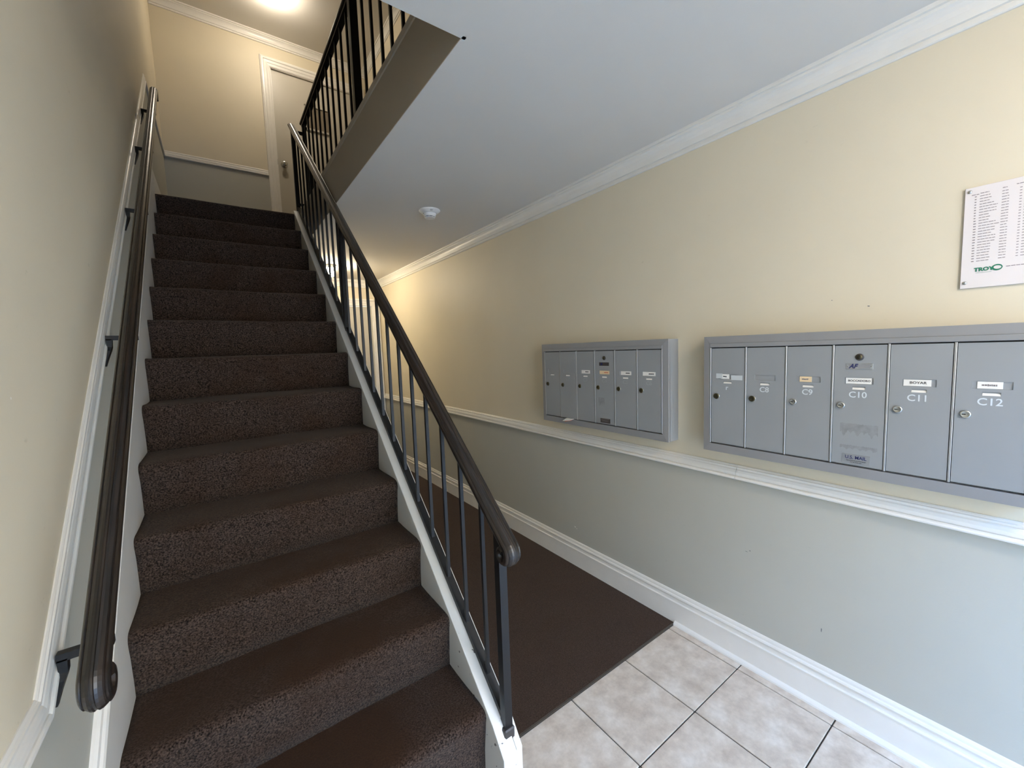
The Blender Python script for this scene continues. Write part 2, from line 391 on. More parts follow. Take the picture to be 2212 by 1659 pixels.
# left wall rail: level, raking, level again (mitred in the wall plane)
def rake(name, prof, pts, X, m='trim_white', sgn=1):
    n = len(pts); rings = []
    for i, (y, z) in enumerate(pts):
        a0 = Vector((pts[i][0] - pts[i - 1][0], pts[i][1] - pts[i - 1][1])).normalized() if i > 0 else None
        a1 = Vector((pts[i + 1][0] - pts[i][0], pts[i + 1][1] - pts[i][1])).normalized() if i < n - 1 else None
        if a0 is None: a0 = a1
        if a1 is None: a1 = a0
        n0 = Vector((-a0.y, a0.x)); n1 = Vector((-a1.y, a1.x)); nn = (n0 + n1).normalized(); k = 1 / max(.3, nn.dot(n0))
        rings.append([(X + sgn * o_, y + nn.x * u_ * k, z + nn.y * u_ * k) for o_, u_ in prof])
    return MB().rings(rings, smooth=False).done(name, m)
RAIL_S = [(o_ * .55, u_ * .88) for o_, u_ in RAIL]
struct(rake('trim_10', RAIL_S, [(YB, ZLV), (yb, ZLV), (ye2, ZRU - .027), (YF, ZRU - .027)], XL))
# baseboards
t = MB(); run('', BASE, (0, YB, 0), (0, YF, 0), (-1, 0, 0), m1=1, mb=t); struct(t.done('baseboard_right', 'trim_white'))
SHOE = [(.012, 0), (.030, 0), (.029, .007), (.024, .014), (.015, .018), (.012, .018)]
run('trim_11', SHOE, (0, YB, 0), (0, -.006, 0), (-1, 0, 0))
struct(MB().box(-1.04, -.95, YF - .015, YF, 0, .16).done('baseboard_far', 'trim_white'))

# ------------------------------------------------------------------ doors
def knob(name, x, z, y, parent):
    b = MB(); b.lathe([(.0, 0), (.033, 0), (.033, .004), (.028, .009), (.013, .012), (.012, .03), (.022, .036), (.029, .046), (.029, .055), (.022, .063), (.010, .066), (0.0, .066)], (x, y, z), (0, -1, 0), 28)
    return b.done(name, 'silver', parent)
def casing(x0, x1, z0, z1, wd, parent, right=True):
    prof = [(0, 0), (.006, 0), (.010, .010), (.012, .03), (.016, .036), (.018, .06), (.024, .066), (.024, .08), (.018, wd - .004), (0, wd)]
    def pt(o_, u_, side):   # side L, T, R
        return None
    b = MB()
    A = [(x0 - u_, YF - o_, z0) for o_, u_ in prof]; B = [(x0 - u_, YF - o_, z1 + u_) for o_, u_ in prof]
    C_ = [(x1 + u_, YF - o_, z1 + u_) for o_, u_ in prof]; D_ = [(x1 + u_, YF - o_, z0) for o_, u_ in prof]
    b.solid(A, B).done('jamb_casing', 'trim_white', parent)
    MB().solid(B, C_).done('head_casing', 'trim_white', parent)
    if right: MB().solid(C_, D_).done('jamb_casing', 'trim_white', parent)
d1 = empty('door_1', (-.585, YF, ZU), 'pale painted metal door on the upper landing with round knob and small brown panel', None, kind='structure')
boxo('door_leaf', 'door_paint', d1, D1[0] + .006, D1[1] - .006, YF + .02, YF + .06, D1[2] + .008, D1[3] - .006, bev=.003)
fr = MB(); fr.box(D1[0] - .004, D1[0] + .006, YF, YF + .1, ZU, D1[3]); fr.box(D1[1] - .006, D1[1] + .004, YF, YF + .1, ZU, D1[3]); fr.box(D1[0], D1[1], YF, YF + .1, D1[3] - .006, D1[3] + .004)
fr.done('door_stop', 'trim_white', d1)
casing(D1[0], D1[1], ZU, D1[3], .098, d1)
knob('knob', -.974, 3.545, YF + .02, d1)
boxo('latch_plate', 'silver', d1, D1[0] - .001, D1[0] + .003, YF - .001, YF + .015, 3.53, 3.59)
p = MB(); x0, x1, z0, z1 = -.722, -.458, 3.995, 4.272
for c_ in ((x0, x1, z1 - .014, z1), (x0, x1, z0, z0 + .022), (x0, x0 + .012, z0, z1), (x1 - .012, x1, z0, z1)): p.box(c_[0], c_[1], YF - .0, YF + .02, c_[2], c_[3])
p.done('panel_frame', 'door_paint', d1)
boxo('door_panel', 'panel_brown', d1, x0 + .012, x1 - .012, YF + .012, YF + .0201, z0 + .022, z1 - .014)
d2 = empty('door_2', (-.48, YF, 0), 'pale flat door at the far end of the ground-floor hallway', None, kind='structure')
boxo('door_leaf', 'door_paint', d2, D2[0] + .004, D2[1] - .012, YF + .02, YF + .06, .008, D2[3] - .008, bev=.003)
boxo('door_stop', 'trim_white', d2, D2[1] - .012, D2[1] + .004, YF, YF + .1, 0, D2[3])
casing(D2[0], D2[1], 0, D2[3], .09, d2)
for z in (.25, .98, 1.74):
    MB().lathe([(0, 0), (.008, 0), (.009, .003), (.009, .14), (.008, .143), (0, .143)], (D2[1] - .004, YF + .006, z - .07), (0, 0, 1), 12).done('hinge', 'trim_white', d2)

# ------------------------------------------------------------------ staircase
KON = True
st = empty('staircase', (-1.58, 0, ZFs), 'straight staircase of thirteen steps in worn dark brown carpet with white stringer', 'staircase')
NX = 46
def step(i):
    yn, zn = Y0 - i * G, ZUs - i * R; RB_ = R if i < 12 else zn - ZFs - .004
    # cross-section from the foot of the riser over the nosing to the back of the tread
    sec = [(.020, -RB_ - .004, 0), (.019, -R + .05, 0), (.016, -.12, 0), (.010, -.07, 0), (.003, -.04, 0), (-.001, -.024, 0), (.001, -.012, .1), (.007, -.004, .3), (.018, 0, .6), (.04, .002, .9), (.08, .001, 1), (.14, 0, 1), (.20, .0, 1), (G + .016, .002, .9), (G + .03, .003, .8)]
    if i == 0: sec = sec[:10] + [(.1, 0, .3)]
    bm = bmesh.new(); lay = bm.verts.layers.float.new('wear'); rows = []
    for k in range(NX + 1):
        u = k / NX; x = XC + (XS - XC) * u; row = []
        worn = math.exp(-((u - .52) / .34) ** 2)
        for j, (dy, dz, wv) in enumerate(sec):
            ph = 11 * i + j * .7
            wob = .0022 * math.sin(9 * u + ph) + .0014 * math.sin(23 * u + 1.7 * ph) + random.uniform(-.0011, .0011)
            sag = -.006 * worn if 4 <= j <= 9 else 0
            v = bm.verts.new((x, yn + dy + wob * .8 - sag * .6, zn + dz + sag * .5 + (wob * .5 if j > 0 else 0)))
            v[lay] = wv * (.5 + .5 * worn) + (.15 * worn if j < 6 else 0); row.append(v)
        rows.append(row)
    m_ = len(sec)
    for k in range(NX):
        for j in range(m_ - 1):
            f = bm.faces.new((rows[k][j], rows[k + 1][j], rows[k + 1][j + 1], rows[k][j + 1])); f.smooth = True
    # close the back so that the step is solid
    bot = [bm.verts.new((r_[0].co.x, yn + sec[-1][0], zn - RB_ - .004)) for r_ in (rows[0], rows[-1])]
    bm.faces.new([v for v in rows[0]] + [bot[0]]); bm.faces.new([v for v in rows[-1]][::-1] + [bot[1]])
    bm.faces.new([rows[k][-1] for k in range(NX + 1)] + [bot[1], bot[0]])
    bm.faces.new([rows[k][0] for k in range(NX, -1, -1)] + [bot[0], bot[1]])
    bmesh.ops.recalc_face_normals(bm, faces=bm.faces)
    me = bpy.data.meshes.new('step'); bm.to_mesh(me); bm.free()
    link('step', me, 'stair_carpet', st)
for i in range(13): step(i)
# right stringer: board with sloping cap
ye = -.122
sec = [(ye, ZFs), (ye, capz(ye) - .02), (ye + .06, capz(ye + .06) + .002), (Y0 + .03, capz(Y0 + .03)), (Y0 + .03, capz(Y0 + .03) - .36), (.36, ZFs)]
b = MB().solid(*polyx(XS, -1.074, sec)); b.bevel(.0035, 2); b.done('stringer', 'chipped_white', st)
sec2 = [(ye + .008, ZFs), (ye + .008, capz(ye) - .02), (ye + .06, capz(ye + .06) - .004), (Y0 + .03, capz(Y0 + .03) - .004), (Y0 + .03, capz(Y0 + .03) - .36), (.36, ZFs)]
b = MB().solid(*polyx(-1.071, -1.048, sec2)); b.bevel(.003, 2); b.done('stringer_facing', 'chipped_white', st)
# left skirt board with a moulded top edge
def sk(y): return .462 + M * y
sec = [(-.14, ZFs), (-.14, sk(-.14) - .012), (2.80, sk(2.80) - .012), (2.86, ZUs + .165), (2.86, ZUs - .4), (.2, ZFs)]
b = MB().solid(*polyx(XLs, XLs + .0138, sec)); b.done('skirt_board', 'trim_white', st)
rake('skirt_moulding', [(0, -.014), (.020, -.014), (.022, -.010), (.019, -.004), (.014, 0), (.012, .008), (.006, .012), (0, .013)], [(-.14, sk(-.14)), (2.80, sk(2.80))], XLs)
o = [q for q in bpy.data.objects if q.name.startswith('skirt_moulding')][0]
o.data.transform(Matrix.Translation(-Vector(ABS[st.name]))); o.parent = st
KON = False
struct(MB().box(XL, XL + .014, Y0R + .006, YF, ZU, ZU + .155).done('baseboard_left', 'trim_white'))
KON = True

# ------------------------------------------------------------------ railings
def rail_sweep(name, path, X, prof, m, parent):
    """path: (y, z, ny, nz) of the top surface with its outward normal; prof: (dx, depth below the top)"""
    rings = [[(X + dx, y - ny * dp, z - nz * dp) for dx, dp in prof] for y, z, ny, nz in path]
    return MB().rings(rings, smooth=False).done(name, m, parent)
PR = [(-.027, .026), (-.029, .020), (-.028, .013), (-.025, .009), (-.022, .0065), (-.0195, .0075), (-.017, .005), (-.010, .0012), (-.0045, .0002), (-.002, .0018), (.002, .0018), (.0045, .0002), (.010, .0012), (.017, .005), (.0195, .0075), (.022, .0065), (.025, .009), (.028, .013), (.029, .020), (.027, .026), (.020, .030), (-.020, .030)]
th = math.atan(M); nY, nZ = -math.sin(th), math.cos(th)
def scroll_path(c, y_top, cy, cz, r0, r1, a_end):
    P = [(y_top, c + M * y_top, nY, nZ)]
    y = y_top
    a0 = math.degrees(math.atan2(nZ, nY))
    ty, tz = cy + r0 * nY, cz + r0 * nZ
    for k in range(1, 12):
        yy = y_top + (ty - y_top) * k / 12; P.append((yy, c + M * yy, nY, nZ))
    N = 26
    for k in range(N + 1):
        a = math.radians(a0 + (a_end - a0) * k / N); r = r0 + (r1 - r0) * (k / N) ** 1.2
        P.append((cy + r * math.cos(a), cz + r * math.sin(a), math.cos(a), math.sin(a)))
    return P
def scroll(c, cy, r0): return cy, c + M * cy - r0 * math.sqrt(1 + M * M)
RC = .925                                     # rail top: z = RC + M*y
XG = -1.078
sr = empty('stair_railing', (XG, -.07, .15), 'black metal stair railing with worn brown-black handrail, scroll end at newel', 'railing')
cy, cz = scroll(RC, -.113, .047)
rail_sweep('handrail', scroll_path(RC, 2.955, cy, cz, .047, .026, 480), XG, PR, 'rail_vinyl', sr)
def bar(mb, x, y, z0, z1, hw, hd=None):
    hd = hd or hw; return mb.box(x - hw, x + hw, y - hd, y + hd, z0, z1)
# flat steel bar below the vinyl cap and the bottom channel
def slopebar(name, m, parent, x0, x1, y0, y1, c, t):
    return MB().solid([(x0, y0, c + M * y0), (x1, y0, c + M * y0), (x1, y0, c + M * y0 + t), (x0, y0, c + M * y0 + t)], [(x0, y1, c + M * y1), (x1, y1, c + M * y1), (x1, y1, c + M * y1 + t), (x0, y1, c + M * y1 + t)]).done(name, m, parent)
slopebar('rail_core', 'black_metal', sr, XG - .016, XG + .016, -.06, 2.955, RC - .052, .014)
slopebar('bottom_channel', 'black_metal', sr, -1.090, -1.061, -.065, 2.90, .231, .022)
def post(name, parent, x, y, z0, z1, hw):
    b = bar(MB(), x, y, z0, z1, hw); b.bevel(.0025, 1); return b.done(name, 'black_metal', parent)
def slpost(name, parent, x, y, c0, c1, hw, hd):
    z = lambda yy, c: c + M * yy
    A = [(x - hw, y - hd, z(y - hd, c0)), (x + hw, y - hd, z(y - hd, c0)), (x + hw, y + hd, z(y + hd, c0)), (x - hw, y + hd, z(y + hd, c0))]
    B = [(x - hw, y - hd, z(y - hd, c1)), (x + hw, y - hd, z(y - hd, c1)), (x + hw, y + hd, z(y + hd, c1)), (x - hw, y + hd, z(y + hd, c1))]
    return MB().solid(A, B).done(name, 'black_metal', parent)
slpost('newel_post', sr, XG, -.072, .20, RC - .045, .014, .014)
boxo('newel_foot', 'plate_dark', sr, XG - .022, XG + .018, -.094, -.05, .118, .165, bev=.004)
k = 0; y = .034
while y < 2.86:
    if abs(y - 1.5785) > .05: slpost('baluster', sr, XG, y, .25, RC - .045, .0062, .0062)
    y += .1355
slpost('intermediate_post', sr, XG, 1.5785, .215, RC - .045, .014, .014)
slpost('newel_post', sr, XG, 2.925, .17, RC - .045, .015, .015)
boxo('link_bar', 'black_metal', sr, XG, -.988, 2.905, 2.93, 3.305, 3.325)
boxo('link_bar', 'black_metal', sr, XG, -.988, 2.905, 2.93, 2.70, 2.717)
# scroll core disc on the left side of the curl
MB().lathe([(0, 0), (.018, 0), (.020, .002), (.020, .036), (.018, .038), (0, .038)], (XG - .019, cy, cz), (1, 0, 0), 20).done('scroll_core', 'black_metal', sr)

# guard railing on the upper floor
KON = False
XU = -1.03; ZG = 3.318; ZC = 2.606; YE = 2.715
gr = empty('guard_railing', (XU, 1.4, ZC), 'black metal guard railing along the edge of the upper hallway above', 'railing')
rail_sweep('handrail', [(YE + .01, ZG, 0, 1), (.03, ZG, 0, 1)], XU, [(dx * .9, dp) for dx, dp in PR], 'black_metal', gr)
boxo('rail_core', 'black_metal', gr, XU - .016, XU + .016, .03, YE, ZG - .046, ZG - .029)
boxo('bottom_channel', 'black_metal', gr, XU - .014, XU + .014, .03, YE, ZC + .03, ZC + .046)
bal = [2.752, 2.6175, 2.483, 2.3485, 2.214, 2.074, 1.939, 1.808, 1.672, 1.546, 1.413, 1.13, 1.001, .87, .747, .613, .479, .345, .211]
for y in bal: bar(MB(), XU, -1.1039 + .973 * (y + 1.1039), ZC + .034, ZG - .03, .0062).done('baluster', 'black_metal', gr)
post('guard_post', gr, XU, 1.225, ZC, ZG - .03, .021)
post('guard_post', gr, XU, YE - .015, ZC, ZG - .03, .014)
post('guard_post', gr, XU, .05, ZC, ZG - .03, .016)
boxo('post_flange', 'black_metal', gr, XU - .03, XU + .029, 1.185, 1.265, ZC, ZC + .006)
KON = True

# wall handrail on the left
XH = -1.948
LC = 1.112
wr = empty('wall_handrail', (XLs, 1.0, 1.8), 'dark brown-black handrail with curled lower end, fixed along the left wall', 'handrail')
PL = [(dx * .68, dp) for dx, dp in PR]
cy2, cz2 = scroll(LC, -.205, .047)
pl_ = scroll_path(LC, 2.42, cy2, cz2, .047, .030, 400)
# top end turns down
top = [(2.405 + .03 * math.sin(a_), LC + M * 2.42 - .03 + .03 * math.cos(a_) + .0, math.sin(a_), math.cos(a_)) for a_ in [math.radians(v) for v in (120, 90, 60, 30, 0)]]
rail_sweep('handrail', [(2.452, LC + M * 2.42 - .075, .98, -.15)] + [(2.462, LC + M * 2.42 - .03, 1, 0), (2.452, LC + M * 2.42 - .003, .7, .7)] + pl_, XH, PL, 'rail_vinyl', wr)
slopebar('rail_core', 'black_metal', wr, XH - .012, XH + .012, -.17, 2.40, LC - .052, .014)
for y in (-.06, .658, 1.36, 1.96, 2.50):
    z = .918 + M * y; XB = -2.020
    b = MB(); b.box(XB - .007, XH - .004, y - .008, y + .008, z - .007, z + .007)
    b.box(XH - .016, XH - .006, y - .008, y + .008, z + .007, LC - .044 + M * y)
    P = lambda x, zz, hy, hx: [(x - hx, y - hy, zz), (x + hx, y - hy, zz), (x + hx, y + hy, zz), (x - hx, y + hy, zz)]
    b.rings([P(XB, z - .004, .008, .007), P(XB, z - .028, .008, .006), P(XB - .004, z - .04, .014, .006), P(XLs + .0075, z - .068, .014, .005), P(XLs + .0045, z - .088, .006, .003)], smooth=False)
    b.done('bracket', 'black_metal', wr)
KON = False

# ------------------------------------------------------------------ mailboxes
def heightfield(y0, y1, z0, z1, xf, xb, rec):
    """panel facing -X with front face x=xf, back xb, and recesses (ya,yb,za,zb,depth)"""
    Y = sorted({y0, y1} | {v for r_ in rec for v in r_[:2]}); Z = sorted({z0, z1} | {v for r_ in rec for v in r_[2:4]})
    def h(yc, zc):
        for r_ in rec:
            if r_[0] < yc < r_[1] and r_[2] < zc < r_[3]: return xf + r_[4]
        return xf
    bm = bmesh.new(); H = {}
    def q(pts): bm.faces.new([bm.verts.new(p_) for p_ in pts])
    ny, nz = len(Y) - 1, len(Z) - 1
    for i in range(ny):
        for j in range(nz): H[i, j] = h((Y[i] + Y[i + 1]) / 2, (Z[j] + Z[j + 1]) / 2)
    for i in range(ny):
        for j in range(nz):
            x = H[i, j]; q([(x, Y[i], Z[j]), (x, Y[i], Z[j + 1]), (x, Y[i + 1], Z[j + 1]), (x, Y[i + 1], Z[j])])
            xr_ = H.get((i + 1, j), xb)
            if xr_ != x: q([(x, Y[i + 1], Z[j]), (x, Y[i + 1], Z[j + 1]), (xr_, Y[i + 1], Z[j + 1]), (xr_, Y[i + 1], Z[j])])
            xt = H.get((i, j + 1), xb)
            if xt != x: q([(x, Y[i], Z[j + 1]), (x, Y[i + 1], Z[j + 1]), (xt, Y[i + 1], Z[j + 1]), (xt, Y[i], Z[j + 1])])
            if i == 0: q([(x, Y[0], Z[j]), (x, Y[0], Z[j + 1]), (xb, Y[0], Z[j + 1]), (xb, Y[0], Z[j])])
            if j == 0: q([(x, Y[i], Z[0]), (x, Y[i + 1], Z[0]), (xb, Y[i + 1], Z[0]), (xb, Y[i], Z[0])])
    q([(xb, y0, z0), (xb, y1, z0), (xb, y1, z1), (xb, y0, z1)])
    bmesh.ops.remove_doubles(bm, verts=bm.verts, dist=1e-5); bmesh.ops.recalc_face_normals(bm, faces=bm.faces)
    me = bpy.data.meshes.new('panel'); bm.to_mesh(me); bm.free(); return me
XF = -.080
def mailbank(name, yl, label, specs, frame_l, frame_r):
    """yl = y of the left edge of the first door (larger y is further left in the picture)"""
    P = .1392; yr = yl - 6 * P
    zb, zt, zf0, zf1 = .966, 1.366, .930, 1.412
    root = empty(name, (0, (yl + yr) / 2, zf0), label, 'mailbox', 'mailbox banks on the right wall')
    # housing against the wall
    boxo('housing', 'box_grey', root, XF + .012, -.0005, frame_r, frame_l, zf0 + .001, zf1 - .001)
    # mitred frame on the front
    fb = MB(); b_in = [(yl + .003, zb - .003), (yr - .003, zb - .003), (yr - .003, zt + .018), (yl + .003, zt + .018)]
    b_out = [(frame_l, zf0), (frame_r, zf0), (frame_r, zf1), (frame_l, zf1)]
    for a_ in range(4):
        q0, q1, p0, p1 = b_out[a_], b_out[(a_ + 1) % 4], b_in[a_], b_in[(a_ + 1) % 4]
        A = [(XF + .014, *q0), (XF, *q0), (XF - .002, *p0), (XF + .014, *p0)]; B = [(XF + .014, *q1), (XF, *q1), (XF - .002, *p1), (XF + .014, *p1)]
        fb.solid(A, B)
    fb.done('frame', 'box_frame', root)
    hb = MB(); hb.box(XF - .004, XF + .012, yr - .003, yl + .003, zt + .001, zt + .0175); hb.bevel(.0012); hb.done('header_strip', 'box_frame', root)
    boxo('back_plate', 'black_gap', root, XF + .006, XF + .0115, yr, yl, zb, zt)
    for k in range(7):
        y = yl - k * P
        hw = .0016 if k in (0, 6) else .0026
        dv = MB(); dv.box(XF - .003, XF + .011, y - hw, y + hw, zb, zt); dv.bevel(.0008); dv.done('divider', 'divider_metal', root)
    for k, sp_ in enumerate(specs):
        a1, a0 = yl - k * P - .0042, yl - (k + 1) * P + .0042
        yc = (a0 + a1) / 2
        rec = [(yc - .036, yc + .036, 1.2375, 1.2585, .0022), (yc - .0165, yc + .0165, 1.2195, 1.2295, .0035)]
        me = heightfield(a0, a1, zb + .003, zt - .003, XF - (.0015 if not sp_.get('ajar') else .004), XF + .010, rec)
        door = link('door', me, 'box_grey', root)
        fx = XF - (.0015 if not sp_.get('ajar') else .004)
        if sp_.get('label_door'): door['label'] = sp_['label_door']
        # white wedge-shaped lens behind the lower slot
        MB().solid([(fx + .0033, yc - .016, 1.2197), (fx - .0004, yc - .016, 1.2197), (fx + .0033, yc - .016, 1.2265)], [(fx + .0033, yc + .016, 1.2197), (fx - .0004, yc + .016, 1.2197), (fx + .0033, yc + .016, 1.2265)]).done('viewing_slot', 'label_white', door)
        lab = sp_.get('card')
        if lab:
            o0, o1, mm, txt, tm = lab
            boxo('name_card', mm, door, fx + .0008, fx + .0021, yc + o0, yc + o1, 1.2385, 1.2575)
            if txt: text('card_lettering', txt, .0088 if len(txt) > 6 else .0102, (fx + .0007, yc + (o0 + o1) / 2 - .002, 1.2482), tm, door, sx=1.0 if len(txt) > 6 else 1.1, bold=.0001)
            else:
                yq = yc + o0 + .010; c3 = MB()
                for j in range(7):
                    ww = random.uniform(.002, .0045); c3.box(fx + .0003, fx + .0009, yq, yq + ww, 1.2462 - random.uniform(0, .001), 1.2498 + random.uniform(0, .0012)); yq += ww + .0008
                    if yq > yc + o1 - .008: break
                c3.done('card_lettering', tm, door)
        if sp_.get('tape'):
            boxo('tape', 'tape', door, fx - .0006, fx - .0001, yc + .020, yc + .046, 1.240, 1.260)
            boxo('tape', 'tape', door, fx - .0006, fx - .0001, yc - .058, yc - .014, 1.235, 1.254)
        if sp_.get('num'):
            text('number', sp_['num'], .0275, (fx - .0002, yc + .002, 1.202), sp_.get('nm', 'number_paint'), door, sx=1.0, ext=.0003, bold=.0003)
        # lock
        yk, zk = a1 - .021, 1.1655
        sil = sp_.get('lock') == 'silver'
        MB().lathe([(0, 0), (.0105, 0), (.0115, .001), (.0112, .0035), (.0088, .005), (.0078, .0046), (0, .0046)], (fx, yk, zk), (-1, 0, 0), 20).done('lock', 'silver' if sil else 'lock_dark', door)
        boxo('keyhole', 'black_gap', door, fx - .0052, fx - .0044, yk - .001, yk + .0065, zk - .0012, zk + .0014)
        if not sil:
            MB().lathe([(0, 0), (.0122, 0), (.0122, .0016), (.0105, .0016), (.0, .0016)], (fx, yk - .0012, zk), (-1, 0, 0), 20).done('lock_collar', 'silver', door)
        if sp_.get('master'):
            ym = yc + .0
            MB().lathe([(0, 0), (.0112, 0), (.0112, .002), (.0098, .003), (.0, .003)], (fx, ym, 1.325), (-1, 0, 0), 22).done('master_lock', 'plate_dark', door)
            MB().lathe([(0, 0), (.0074, 0), (.007, .001), (.0, .001)], (fx - .003, ym, 1.325), (-1, 0, 0), 18).done('keyway', 'lock_dark', door)
            boxo('keyhole', 'black_gap', door, fx - .0046, fx - .004, ym - .0012, ym + .0012, 1.3195, 1.331)
            if sp_['master'] == 'dark':
                boxo('maker_plate', 'plate_dark', door, fx - .0012, fx, ym - .033, ym + .035, 1.284, 1.302, bev=.0004)
                boxo('maker_stamp', 'print_navy', door, fx - .0015, fx - .0011, ym + .012, ym + .024, 1.287, 1.299)
                boxo('mail_plate', 'plate_dark', door, fx - .001, fx, ym - .036, ym + .032, .9745, .9985)
                c3 = MB()
                for q_ in range(3): c3.box(fx - .0013, fx - .0009, ym - .030 + q_ * .002, ym + .027 - q_ * .003, .9945 - q_ * .006, .996 - q_ * .006)
                c3.done('plate_lettering', 'print_grey', door)
                sm = (.083, .118, 1.018, 1.0205)
            else:
                boxo('maker_plate', 'plate_steel', door, fx - .0012, fx, ym - .034, ym + .034, 1.2855, 1.3045, bev=.0004)
                boxo('plate_window', 'box_frame', door, fx - .0016, fx - .001, ym - .028, ym + .004, 1.289, 1.3015)
                text('emblem', 'AF', .020, (fx - .0014, ym + .0165, 1.2952), 'print_navy', door, shear=.35, sx=.85, bold=.0006)
                for q_ in (-.030, .030):
                    MB().lathe([(0, 0), (.002, 0), (.0015, .0012), (0, .0014)], (fx - .001, ym + q_, 1.295), (-1, 0, 0), 8).done('screw', 'silver', door)
                boxo('mail_plate', 'plate_steel', door, fx - .001, fx, ym - .035, ym + .036, .9745, 1.0045)
                text('plate_lettering', 'U.S. MAIL', .0155, (fx - .0012, ym + .001, .9945), 'print_navy', door, sx=.88, bold=.00015)
                text('plate_lettering', 'Approved by the U.S. Postal Service', .0042, (fx - .0012, ym, .9842), 'print_black', door, sx=.82)
                text('plate_lettering', 'For use of U.S. mail', .0040, (fx - .0012, ym, .9788), 'print_black', door, sx=.9)
            # glue left by old stickers
            def smear(za, zc, ya, yb2, seed):
                rr = random.Random(seed); b2 = bmesh.new(); top_ = []; bot_ = []
                n_ = 70
                for q_ in range(n_ + 1):
                    yq = ya + (yb2 - ya) * q_ / n_
                    top_.append((fx - .0002, yq, zc - rr.uniform(0, .003))); bot_.append((fx - .0002, yq, za + (zc - za) * (.30 + .22 * math.sin(q_ * .37 + seed) * math.sin(q_ * .13) + rr.uniform(-.1, .1))))
                for q_ in range(n_): b2.faces.new([b2.verts.new(v_) for v_ in (top_[q_], top_[q_ + 1], bot_[q_ + 1], bot_[q_])])
                m_ = bpy.data.meshes.new('adhesive_stain'); b2.to_mesh(m_); b2.free(); link('adhesive_stain', m_, 'smudge', door)
            if sp_['master'] == 'dark': smear(1.055, 1.112, ym + .002, ym + .045, 3); smear(1.024, 1.028, ym - .03, ym + .03, 5)
            else: smear(1.062, 1.108, ym - .052, ym + .045, 7); smear(1.018, 1.036, ym - .052, ym + .044, 9)
    return root
dull = 'number_dull'
mailbank('mailbox_bank', .852, 'grey wall bank of six mailboxes nearer the stair railing, numbers nearly worn off',
    [dict(num='C1', nm=dull), dict(num='C2', nm=dull, ajar=True), dict(num='C3', nm=dull, card=(-.034, .030, 'label_white', None, 'print_black')),
     dict(num='C4', nm=dull, card=(-.034, .034, 'label_cream', None, 'paper_orange'), master='dark'),
     dict(num='C5', nm=dull, card=(-.036, .030, 'label_white', None, 'print_black')), dict(num='C6', nm=dull, card=(-.036, .036, 'label_white', None, 'print_black'))], .879, -.0155)
mailbank('mailbox_bank', -.2145, 'grey wall bank of mailboxes C7 to C12 below the white notice board',
    [dict(num="r", tape=True, card=(-.006, .026, 'label_white', None, 'print_black')), dict(num='C8'), dict(num='C9', lock='silver', card=(-.010, .026, 'label_cream', None, 'print_grey')),
     dict(num='C10', lock='silver', card=(-.031, .034, 'label_white', 'BOCCADORO', 'print_black'), master='steel'),
     dict(num='C11', lock='silver', card=(-.025, .034, 'label_white', 'BOYAR', 'print_black')), dict(num='C12', lock='silver', card=(-.019, .026, 'label_white', None, 'print_grey'))], -.185, -1.080)
# folded flyer sticking out below the second box
fy = MB()
fy.solid([(-.079, .665, .968), (-.125, .655, .957), (-.125, .655, .9555), (-.079, .665, .9665)], [(-.079, .602, .968), (-.112, .610, .963), (-.112, .610, .9615), (-.079, .602, .9665)])
fy.solid([(-.0785, .66, .9655), (-.112, .650, .9515), (-.112, .650, .950), (-.0785, .66, .964)], [(-.0785, .610, .9655), (-.100, .612, .960), (-.100, .612, .9585), (-.0785, .610, .964)], mi=1)
tag(fy.done('folded_flyer', ['label_white', 'paper_orange']), 'small white and orange folded paper poking out under the left mailbox bank', 'paper')

# ------------------------------------------------------------------ notice board
sg = empty('notice_board', (0, -1.11, 1.516), 'white notice board of small printed lists screwed to the wall above the mailboxes', 'sign')
SX = -.006
boxo('board', 'sign_white', sg, SX, -.0003, -1.31, -.902, 1.516, 1.794, bev=.001)
for y, z in ((-.911, 1.783), (-.911, 1.532), (-1.30, 1.783), (-1.30, 1.532)):
    MB().lathe([(0, 0), (.0048, 0), (.0042, .0018), (.002, .0028), (0, .003)], (SX, y, z), (-1, 0, 0), 14).done('screw', 'silver', sg)
c3 = MB(); rr = random.Random(8)
def words(ystart, length, z, h=.0016):
    y = ystart
    while y > ystart - length:
        ww = rr.uniform(.004, .009); ww = min(ww, y - (ystart - length)) 
        if ww < .0015: break
        c3.box(SX - .0003, SX + .0002, y - ww, y, z, z + h); y -= ww + .0010
rows = 25
lens = [.019, .021, .018, .026, .033, .031, .031, .019, .021, .018, .031, .037, .030, .030, .024, .032, .033, .031, .024, .024, .024, .024, .024, .024, .024]
for k in range(rows):
    z = 1.7655 - k * .00735
    words(-.921, .0035 if k < 9 else .005, z, .0022)
    words(-.9305, lens[k], z); words(-.9700, .0125, z + .001); words(-1.0, .004, z + .001)
    words(-1.008, rr.uniform(.02, .035), z + .001); words(-1.05, .012, z + .001)
words(-.9150, .014, 1.7715, .0018); words(-.931, .016, 1.7728, .0018); words(-.9705, .008, 1.7748, .0018); words(-.994, .03, 1.777, .0018)
words(-.985, .10, 1.5655, .0018)
c3.done('printed_lists', 'print_grey', sg)
text('logo_lettering', 'TROY', .0135, (SX - .0004, -.9455, 1.5655), 'print_green', sg, sx=1.0, bold=.0006)
boxo('logo_underline', 'print_green', sg, SX - .0004, SX, -.960, -.931, 1.5565, 1.5572)
lg = bmesh.new(); N = 28; ring = []
for k in range(N):
    a_ = 2 * math.pi * k / N; ring.append((lg.verts.new((SX - .0006, -.9695 - .0098 * math.cos(a_), 1.5665 + .0085 * math.sin(a_))), lg.verts.new((SX - .0006, -.9702 - .0070 * math.cos(a_ + .1), 1.5668 + .0048 * math.sin(a_)))))
